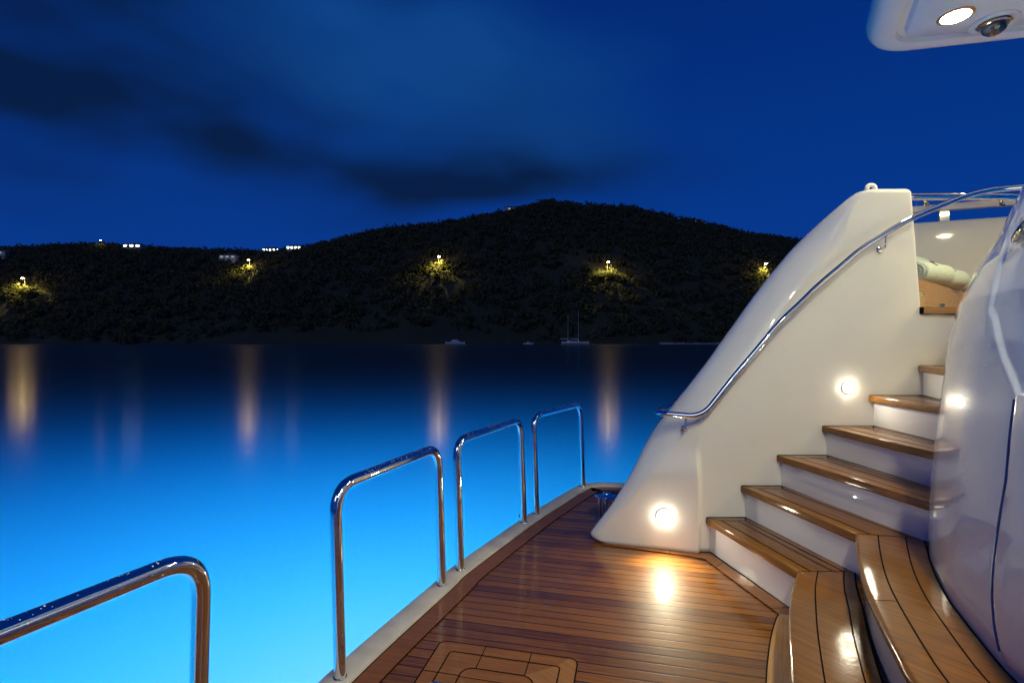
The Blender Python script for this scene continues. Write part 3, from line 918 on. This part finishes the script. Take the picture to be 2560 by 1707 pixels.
mb.add(rings[-1], [tuple(range(len(rings[-1])))])
wing = mb.build('wing_wall', M['white'], smooth=50)
tag(wing, 'tall white wing wall with a slanted rounded edge beside the stairs', 'wall')
# little moulded loop on top of it
P = fillet([(2.358, 3.43, 2.24), (2.372, 3.42, 2.358), (2.422, 3.42, 2.358), (2.430, 3.42, 2.24)], .04, 8)
tag(MB().tube(P, .015, 14).build('fairlead', M['white'], smooth=60), 'small rounded white fairlead loop on top of the wing wall', 'fairlead')

# ---- handrail
HP = [(1.055, 3.62, .955), (.962, 3.44, .905), (.905, 3.215, .872), (.955, 3.135, .862), (1.075, 3.125, .858), (1.155, 3.12, .858)]
rail_px = [(1637, 937), (1684, 867), (1739, 802), (1790, 742), (1837, 697), (1880, 655), (1929, 613), (1976, 573.4), (2023, 543), (2070, 513.6), (2117, 491), (2164, 471.5), (2211, 452.7), (2258, 440), (2304, 434), (2352, 430), (2420, 428)]
RAIL = [(1.223, 3.12, .911), (1.348, 3.12, 1.097), (1.494, 3.12, 1.269), (1.629, 3.12, 1.428), (1.754, 3.12, 1.548), (1.868, 3.12, 1.659), (1.998, 3.12, 1.770),
        (2.122, 3.12, 1.875), (2.247, 3.12, 1.956), (2.372, 3.12, 2.034), (2.494, 3.118, 2.094), (2.614, 3.112, 2.144), (2.730, 3.102, 2.190), (2.842, 3.089, 2.220), (2.948, 3.074, 2.232), (3.05, 3.05, 2.235), (3.20, 3.02, 2.230)]
start = fillet([(1.36, 4.08, .866), (.905, 3.232, .866), (1.160, 3.122, .858), RAIL[1]], [0, .075, .085, 0], 8)
path = start[:-1] + catmull(RAIL[1:], 5)
t = empty('handrail', 'polished steel handrail climbing along the white wing wall', 'handrail', (1.16, 3.12, .858))
MB().tube(path, .0172, 20).build('tube', M['steel'], t, 60)
def bracket(px, py, pz, wx, wz):
    wy = face_y(wx, wz)
    b = MB().tube(fillet([(px, py, pz - .012), (px, py, wz + .002), (wx, wy + .002, wz)], [0, .03, 0], 6), .0062, 12).build('bracket', M['steel'], t, 60)
    MB().lathe((wx, wy + .001, wz), [(.020, 0), (.020, .004), (.015, .009), (.001, .010)], 20, axis=(0, -1, 0)).build('flange', M['steel'], b, 40)
bracket(1.072, 3.160, .860, 1.084, .765)
bracket(2.278, 3.12, 1.974, 2.295, 1.888)

# ---- courtesy lights in the walls
def step_light(c, nrm, label, r=.036, dome=1.0, beam=0.0):
    nrm = Vector(nrm).normalized()
    t = empty('step_light', label, 'step light', c, 'lit courtesy lights low in the white walls')
    c = Vector(c)
    MB().lathe(c, [(r + .009, -.002), (r + .009, .002), (r + .006, .004), (r + .001, .004), (r + .001, .002)], 32, axis=nrm).build('bezel', M['white'], t, 40)
    MB().lathe(c, [(r, .002), (r * .97, .006 + r * .16 * dome), (r * .8, .007 + r * .38 * dome), (r * .45, .008 + r * .5 * dome), (.0002, .008 + r * .55 * dome)], 28, axis=nrm).build('lens', M['lens'], t, 70)
    if beam:
        d = bpy.data.lights.new('step_beam', 'SPOT'); d.energy = beam; d.color = (1.0, .84, .52); d.shadow_soft_size = r; d.spot_size = R(108); d.spot_blend = .9
        o = bpy.data.objects.new('step_beam', d); COL.objects.link(o); o.location = c + nrm * .05
        o.rotation_euler = (nrm + Vector((.12, 0, -.95))).to_track_quat('-Z', 'Y').to_euler()
lx, lz = .957, .217
step_light((lx, face_y(lx, lz) - .001, lz), (-.27, -.96, 0), 'brightest round light low on the wing wall, just above the deck', .040, .47, beam=34.0)
step_light((2.098, 3.199, 1.028), (0, -1, 0), 'round light on the wing wall beside the upper treads', .030, .44)

# ================================================================== RIGHT-HAND BULWARK
PLAN = catmull([(3.4, 2.46), (2.7, 2.50), (2.30, 2.505), (2.10, 2.485), (1.975, 2.42), (1.886, 2.325), (1.778, 2.185), (1.685, 2.05), (1.537, 1.806), (1.445, 1.614), (1.372, 1.449), (1.336, 1.351), (1.26, 1.10), (1.20, .80), (1.17, .45), (1.16, .0), (1.2, -1.0)], 14)
INSET = [(.0, 0), (.42, 0), (.60, .006), (.79, .018), (.98, .038), (1.168, .057), (1.322, .073), (1.48, .104), (1.62, .16), (1.755, .23), (1.97, .312), (2.05, .36), (2.10, .42), (2.125, .49), (2.135, .58), (2.138, .75)]
# panel edge on its face: bearing (x over y) against elevation (height over y) as measured on the surface
SEAM = [(-.70, 1.05), (-.664, 1.0), (-.635, .9685), (-.601, .954), (-.558, .9456), (-.501, .941), (-.444, .943), (-.358, .954), (-.272, .9685), (-.185, .976), (-.112, .9853), (-.101, .982), (-.0655, .969), (-.034, .955), (.003, .9445), (.045, .936), (.062, .928), (.104, .938), (.148, .947), (.174, .956), (.2015, .966), (.23, .9745), (.2525, .987), (.279, 1.0), (.40, 1.06)]
hs = list(np.linspace(.30, 1.30, 110)) + list(np.linspace(1.31, 2.0, 70)) + [2.02, 2.04, 2.06, 2.08, 2.095, 2.105, 2.115, 2.122, 2.128, 2.132, 2.135, 2.138]
nrm = []
for i in range(len(PLAN)):
    a, b = PLAN[max(i - 1, 0)], PLAN[min(i + 1, len(PLAN) - 1)]
    tx, ty = b[0] - a[0], b[1] - a[1]; l = math.hypot(tx, ty)
    nrm.append((-ty / l, tx / l))      # to the left of travel = into the body
# resample the plan evenly
def even(P, m):
    d = [0]
    for i in range(1, len(P)): d.append(d[-1] + math.hypot(P[i][0] - P[i - 1][0], P[i][1] - P[i - 1][1]))
    t = np.linspace(0, d[-1], m)
    return [(float(a), float(b)) for a, b in zip(np.interp(t, d, [p[0] for p in P]), np.interp(t, d, [p[1] for p in P]))]
PL = even(PLAN, 560)
def bul(i, h, proud=0.0):
    a, b = PL[max(i - 1, 0)], PL[min(i + 1, len(PL) - 1)]
    tx, ty = b[0] - a[0], b[1] - a[1]; l = math.hypot(tx, ty); nx, ny = -ty / l, tx / l
    d = lerp_tab(INSET, h) - proud
    return (PL[i][0] + nx * d, PL[i][1] + ny * d, h)
rows = []
for h in hs:
    row = []
    for i in range(len(PL)):
        p = bul(i, h)
        dz = 0.0
        if p[1] > .3:
            e = (h - EYE) / p[1]; a = p[0] / p[1]
            k = smooth01((a - lerp_tab(SEAM, e)) / .006)
            dz = (.007 if e < -.105 else -.010) * k + (.22 * max(a - lerp_tab(SEAM, e), 0) if e < -.105 else 0)
        row.append(bul(i, h, dz))
    rows.append(row)
top = rows[-1]
mb = MB().grid(rows)
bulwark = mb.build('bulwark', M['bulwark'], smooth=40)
tag(bulwark, 'glossy blue-lit white bulwark curving up at the right edge', 'bulwark')
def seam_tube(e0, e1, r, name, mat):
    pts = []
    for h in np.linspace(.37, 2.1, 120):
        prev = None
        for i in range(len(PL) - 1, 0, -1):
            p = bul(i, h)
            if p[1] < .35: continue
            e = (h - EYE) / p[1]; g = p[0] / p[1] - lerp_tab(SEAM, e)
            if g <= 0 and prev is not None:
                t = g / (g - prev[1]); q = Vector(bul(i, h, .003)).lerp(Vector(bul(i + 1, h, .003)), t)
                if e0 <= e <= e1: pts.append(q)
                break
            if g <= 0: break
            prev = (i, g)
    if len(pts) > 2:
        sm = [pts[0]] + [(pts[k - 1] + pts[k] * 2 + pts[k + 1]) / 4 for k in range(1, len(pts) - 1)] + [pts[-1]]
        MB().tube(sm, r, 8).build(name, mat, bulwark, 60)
seam_tube(-.70, -.108, .0048, 'panel_seam_reflection', M['seam_sky'])  # tube along the panel edge, sky reflection put into its colour
# droplets of spray on it
mb = MB(); rng = random.Random(5)
for k in range(620):
    h = rng.uniform(.5, 1.75) if rng.random() < .5 else rng.gauss(1.05, .16)
    i = rng.randint(220, 440) if rng.random() < .5 else min(max(int(rng.gauss(262, 30)), 216), 450)
    if not .45 < h < 1.8: continue
    p = Vector(bul(i, h, .0)); q = Vector(bul(i + 1, h)); u = Vector(bul(i, h + .01))
    nn = (q - p).cross(u - p).normalized()
    if nn.dot(Vector((0, 0, EYE)) - p) < 0: nn = -nn
    e = (h - EYE) / p.y
    if p.x / p.y > lerp_tab(SEAM, e) - .01: continue
    r = rng.uniform(.0009, .0020)
    mb.lathe(p, [(r, -.0005), (r * .85, r * .35), (r * .4, r * .6), (0.0001, r * .65)], 7, axis=nn)
o = mb.build('water_drops', M['drop'], bulwark, 80); o['kind'] = 'stuff'
# gold-edged oval emblem, its left half in the picture
ic = min(range(190, 540), key=lambda i: abs(bul(i, 1.73)[0] / bul(i, 1.73)[1] - 1.026))
c = Vector(bul(ic, 1.69, .002)); tu = (Vector(bul(ic + 2, 1.69)) - Vector(bul(ic - 2, 1.69))).normalized()
tv = (Vector(bul(ic, 1.75)) - Vector(bul(ic, 1.63))).normalized()
nn = tu.cross(tv); nn = nn if nn.dot(Vector((0, 0, EYE)) - c) > 0 else -nn
em = empty('emblem', 'oval gold-rimmed emblem on the bulwark, cut by the right edge', 'emblem', tuple(c))
def oval(rx, ry, r, name, mat, lift):
    pts = [c + nn * lift + tu * rx * math.cos(t) + tv * ry * math.sin(t) for t in (2 * math.pi * k / 40 for k in range(42))]
    MB().tube(pts, r, 8, caps=False).build(name, mat, em, 60)
oval(.074, .052, .0060, 'outer_rim', M['steel_worn'], .004)
oval(.060, .040, .0055, 'inner_rim', M['brass'], .006)
pts = [c + nn * .006 + tu * (.03 * math.cos(t) - .01) + tv * (.022 * math.sin(t)) for t in (R(40 + 280 * k / 20) for k in range(21))]
MB().tube(pts, .005, 8).build('letter', M['brass'], em, 60)
# ================================================================== HARD TOP
ZS = EYE + 1.90
CORN = Vector((2.375, 3.475)); DA = Vector((-.483, -.876)).normalized(); DS = Vector((.974, -.225)).normalized()
def outline(ins, r0=.33):
    # inward normals of the aft edge and of the side edge
    na = Vector((-DA.y, DA.x)); na = na if na.dot(DS) > 0 else -na
    ns = Vector((-DS.y, DS.x)); ns = ns if ns.dot(DA) > 0 else -ns
    # corner of the two lines moved in
    den = DA.x * DS.y - DA.y * DS.x
    P0 = CORN + na * ins; P1 = CORN + ns * ins
    d = P1 - P0; ta = (d.x * DS.y - d.y * DS.x) / den
    K = P0 + DA * ta
    r = max(r0 - ins, .02)
    ang = DA.angle(DS); tl = r / math.tan(ang / 2)
    a, b = K + DA * tl, K + DS * tl
    cen = a + na * r
    a0 = math.atan2(a.y - cen.y, a.x - cen.x); a1 = math.atan2(b.y - cen.y, b.x - cen.x)
    while a1 - a0 > math.pi: a1 -= 2 * math.pi
    while a1 - a0 < -math.pi: a1 += 2 * math.pi
    arc = [(cen.x + r * math.cos(a0 + (a1 - a0) * k / 20), cen.y + r * math.sin(a0 + (a1 - a0) * k / 20)) for k in range(21)]
    far_a = CORN + na * ins + DA * 5.0; far_s = CORN + ns * ins + DS * 4.5
    return [tuple(far_a)] + arc + [tuple(far_s)]
prof = [(.9, .26), (.10, .24), (.03, .20), (.004, .14), (.0, .09), (.010, .045), (.030, .018), (.055, .004), (.085, 0), (.140, 0), (.150, .004), (.158, .036), (.196, .038), (.206, .006), (.216, 0), (.40, 0), (.8, 0), (1.4, 0), (2.0, 0)]
roof = MB().grid([[(x, y, ZS + dz) for x, y in outline(ins)] for ins, dz in prof]).build('hard_top', M['soffit'], smooth=45)
tag(roof, 'white overhead hard top with a rounded corner, upper right', 'roof')
def downlight(x, y, label, mat='down'):
    t = empty('downlight', label, 'downlight', (x, y, ZS), 'lit round downlights in the hard top')
    MB().lathe((x, y, ZS), [(.088, -.0005), (.088, -.004), (.080, -.007), (.071, -.006), (.069, .012)], 32).build('bezel', M['brass'], t, 40)
    MB().lathe((x, y, ZS - .002), [(.0685, .0), (.04, -.001), (.0002, -.0015)], 28).build('lens', M[mat], t, 60)
na = Vector((.876, -.483))
downlight(2.60, 3.00, 'lit round downlight in the hard top, left of the smoked camera dome', 'down_dim')
for d in (DA * 2.6, DA * 3.4, DA * 4.2, DA * 5.0, DS * 1.15 + Vector((.05, .2)), DS * 1.9 + Vector((.05, .2))):
    p = Vector((2.60, 3.00)) + d
    downlight(p.x, p.y, 'lit round downlight in the hard top, out of the picture above', 'down_warm' if p.x > 2.6 else 'down')
t = empty('camera_dome', 'smoked camera dome hanging from the hard top beside the downlight', 'camera dome', (2.882, 3.06, ZS))
MB().lathe((2.882, 3.06, ZS), [(.118, 0), (.118, -.005), (.112, -.009), (.085, -.010), (.084, -.002)], 36).build('base_ring', M['soffit'], t, 40)
MB().lathe((2.882, 3.06, ZS - .004), [(.076, 0), (.076, -.014), (.066, -.018), (.064, -.008)], 32).build('collar', M['steel_worn'], t, 40)
MB().lathe((2.882, 3.06, ZS - .018), [(.065, 0), (.063, -.016), (.053, -.036), (.036, -.050), (.016, -.058), (.0002, -.060)], 32).build('lens', M['dome'], t, 80)

# ================================================================== UPPER COCKPIT BEHIND THE GLASS
tag(prism([(2.60, 3.402), (8.3, 3.402), (8.3, 4.2), (4.1, 5.92), (3.2, 5.75)], 1.40, 1.489, M['bench'], 'upper_deck', bev=0), kind='structure')
SZ = 1.530
mb = MB().box((3.15, 3.285, SZ - .020), (1.20, .23, .040)).box((2.5485, 3.285, SZ - .020), (.0035, .2304, .0404), mi=1).box((3.15, 3.285, SZ - .0415), (1.20, .232, .003), mi=1)
tag(mb.build('door_sill', [M['bench'], M['caulk']]), 'teak sill capping the wall under the glass panel', 'sill')
t = empty('glass_balustrade', 'clear glass panel with a steel top rail above the teak sill', 'balustrade', (3.0, 3.25, SZ))
MB().box((2.985, 3.25, (SZ + 2.195) / 2 + .002), (.83, .010, 2.195 - SZ)).build('glass_panel', M['glass'], t)
MB().tube([(2.50, 3.25, 2.236), (2.8, 3.25, 2.237), (3.3, 3.25, 2.232), (3.7, 3.24, 2.226)], .0245, 20).build('top_rail', M['steel'], t, 60)
for x in (2.625, 3.105):
    MB().tube([(x, 3.25, 2.214), (x, 3.25, 2.19), (x, 3.244, 2.178)], .0095, 12).lathe((x, 3.243, 2.182), [(.015, 0), (.015, .006), (.001, .008)], 16, axis=(0, -1, 0)).build('glass_clamp', M['brass'], t, 50)
MB().box((2.587, 3.243, 1.615), (.026, .014, .020)).box((2.607, 3.243, 1.600), (.006, .014, .05)).build('glass_clamp', M['brass'], t)
MB().box((2.72, 3.243, 1.545), (.03, .014, .022)).build('glass_clamp', M['brass'], t)
# coaming on the far side with its open rail
c0, c1 = Vector((4.1, 5.73)), Vector((8.2, 4.07))
def along(s, z, d=0.0):
    n = Vector((-(c1 - c0).y, (c1 - c0).x)).normalized()
    p = c0 + (c1 - c0) * s + n * d
    return (p.x, p.y, z)
t = empty('coaming', 'cream coaming with an open white rail, seen through the glass panel', 'coaming', (c0.x, c0.y, 1.49))
rows = []
for d, z in ((0, 1.49), (0, 2.0), (.01, 2.50), (.02, 2.585), (.04, 2.612), (.07, 2.62), (.20, 2.62), (.2, 1.49)):
    rows.append([along(s, z, d) for s in np.linspace(0, 1, 14)])
MB().grid(rows).build('panel', M['cream'], t, 40)
MB().grid([[along(s, z, d) for s in np.linspace(0, 1, 8)] for d, z in ((.06, 2.735), (.05, 2.745), (.05, 2.795), (.06, 2.805), (.13, 2.805), (.14, 2.795), (.14, 2.745), (.13, 2.735))], close_v=True).build('rail', M['cream'], t, 40)
for s in (.045, .14, .34, .6, .85):
    a, b = Vector(along(s - .0095, 0, .07)), Vector(along(s + .0095, 0, .07)); a2, b2 = Vector(along(s - .0095, 0, .12)), Vector(along(s + .0095, 0, .12))
    mb = MB(); mb.add([(p.x, p.y, z) for z in (2.621, 2.736) for p in (a, b, b2, a2)], [(3, 2, 1, 0), (4, 5, 6, 7), (0, 1, 5, 4), (1, 2, 6, 5), (2, 3, 7, 6), (3, 0, 4, 7)])
    mb.build('post', M['cream'], t)
# slatted teak locker with rolled towels on it
a, b = Vector((2.66, 3.50)), Vector((4.40, 4.92)); dv = (b - a).normalized(); nv = Vector((-dv.y, dv.x))
HB = 1.775
t = empty('teak_locker', 'slatted teak locker under the rolled towels behind the glass', 'locker', (a.x, a.y, 1.49))
m, nt, out = new_mat('slatted_teak')
tc = node(nt, 'TexCoord'); sp = node(nt, 'SeparateXYZ', None, Vector=tc.outputs['Object'])
fr = math_(nt, 'FRACT', math_(nt, 'DIVIDE', sp.outputs[2], .022))
ln = math_(nt, 'LESS_THAN', fr, .16)
g = noise_tex(nt, node(nt, 'Mapping', None, Vector=tc.outputs['Object'], Scale=(3, 3, 60)).outputs[0], 3.0, 4.0)
cc = mixc(nt, ramp(nt, g, .3, .7), (.42, .24, .085), (.28, .15, .05)); cc = mixc(nt, ln, cc, (.12, .06, .025))
bsdf(nt, out, Base_Color=cc, Roughness=.4)
mb = MB()
P = [a, b, b + nv * .8, a + nv * .8]
mb.add([(p.x, p.y, z) for z in (1.49, HB) for p in P], [(3, 2, 1, 0), (4, 5, 6, 7), (0, 1, 5, 4), (1, 2, 6, 5), (2, 3, 7, 6), (3, 0, 4, 7)])
mb.build('body', m, t)
def towel(s, d, z, r, L, label, dark=True):
    """a rolled towel lying across the locker: spiral end towards the eye"""
    o = a + dv * s + nv * d
    ax = (Vector((.86, .50))).normalized()
    up = Vector((0, 0, 1)); sd = Vector((ax.y, -ax.x, 0))
    c = Vector((o.x, o.y, z + r))
    t = empty('rolled_towel', label, 'towel', (o.x, o.y, z), 'rolled mint towels on the locker')
    rows = []
    A3 = Vector((ax.x, ax.y, 0))
    for q, k in ((0, .0), (0.0, .80), (.012, .97), (.03, 1.0), (L * .5, 1.03), (L - .03, 1.0), (L - .01, .9), (L, 0)):
        rows.append([c + A3 * q + (up * math.sin(th) * .94 + sd * math.cos(th)) * r * max(k, .001) for th in (2 * math.pi * j / 28 for j in range(28))])
    MB().grid(rows, close_u=True).build('roll', M['towel'], t, 50)
    pts = [c - A3 * .003 + (up * math.sin(th) * .94 + sd * math.cos(th)) * (r * (.12 + .80 * th / (6 * math.pi))) for th in (6 * math.pi * j / 80 for j in range(81))]
    MB().tube(pts, .0045, 6).build('spiral_edge', M['towel'], t, 60)
    if dark:
        pts = [c + A3 * (L * .35) + A3 * (.035 * math.cos(th)) * 1.2 + (up * math.sin(.9 + .3 * math.sin(th)) + sd * math.cos(.9 + .3 * math.sin(th))) * r * 1.03 for th in (R(30 + 260 * j / 16) for j in range(17))]
        MB().tube(pts, .003, 6).build('embroidery', M['towel_dark'], t, 60)
towel(.80, .10, HB, .095, .50, 'rolled towel nearest the wing wall edge, half hidden by it')
towel(1.28, .06, HB, .088, .44, 'rolled towel in front with its spiral end and embroidered sprig showing')
towel(1.86, .10, HB, .088, .44, 'rolled towel next right along the locker, partly behind the bulwark')
towel(1.05, .30, HB + .13, .085, .50, 'rolled towel lying in the second layer on top')
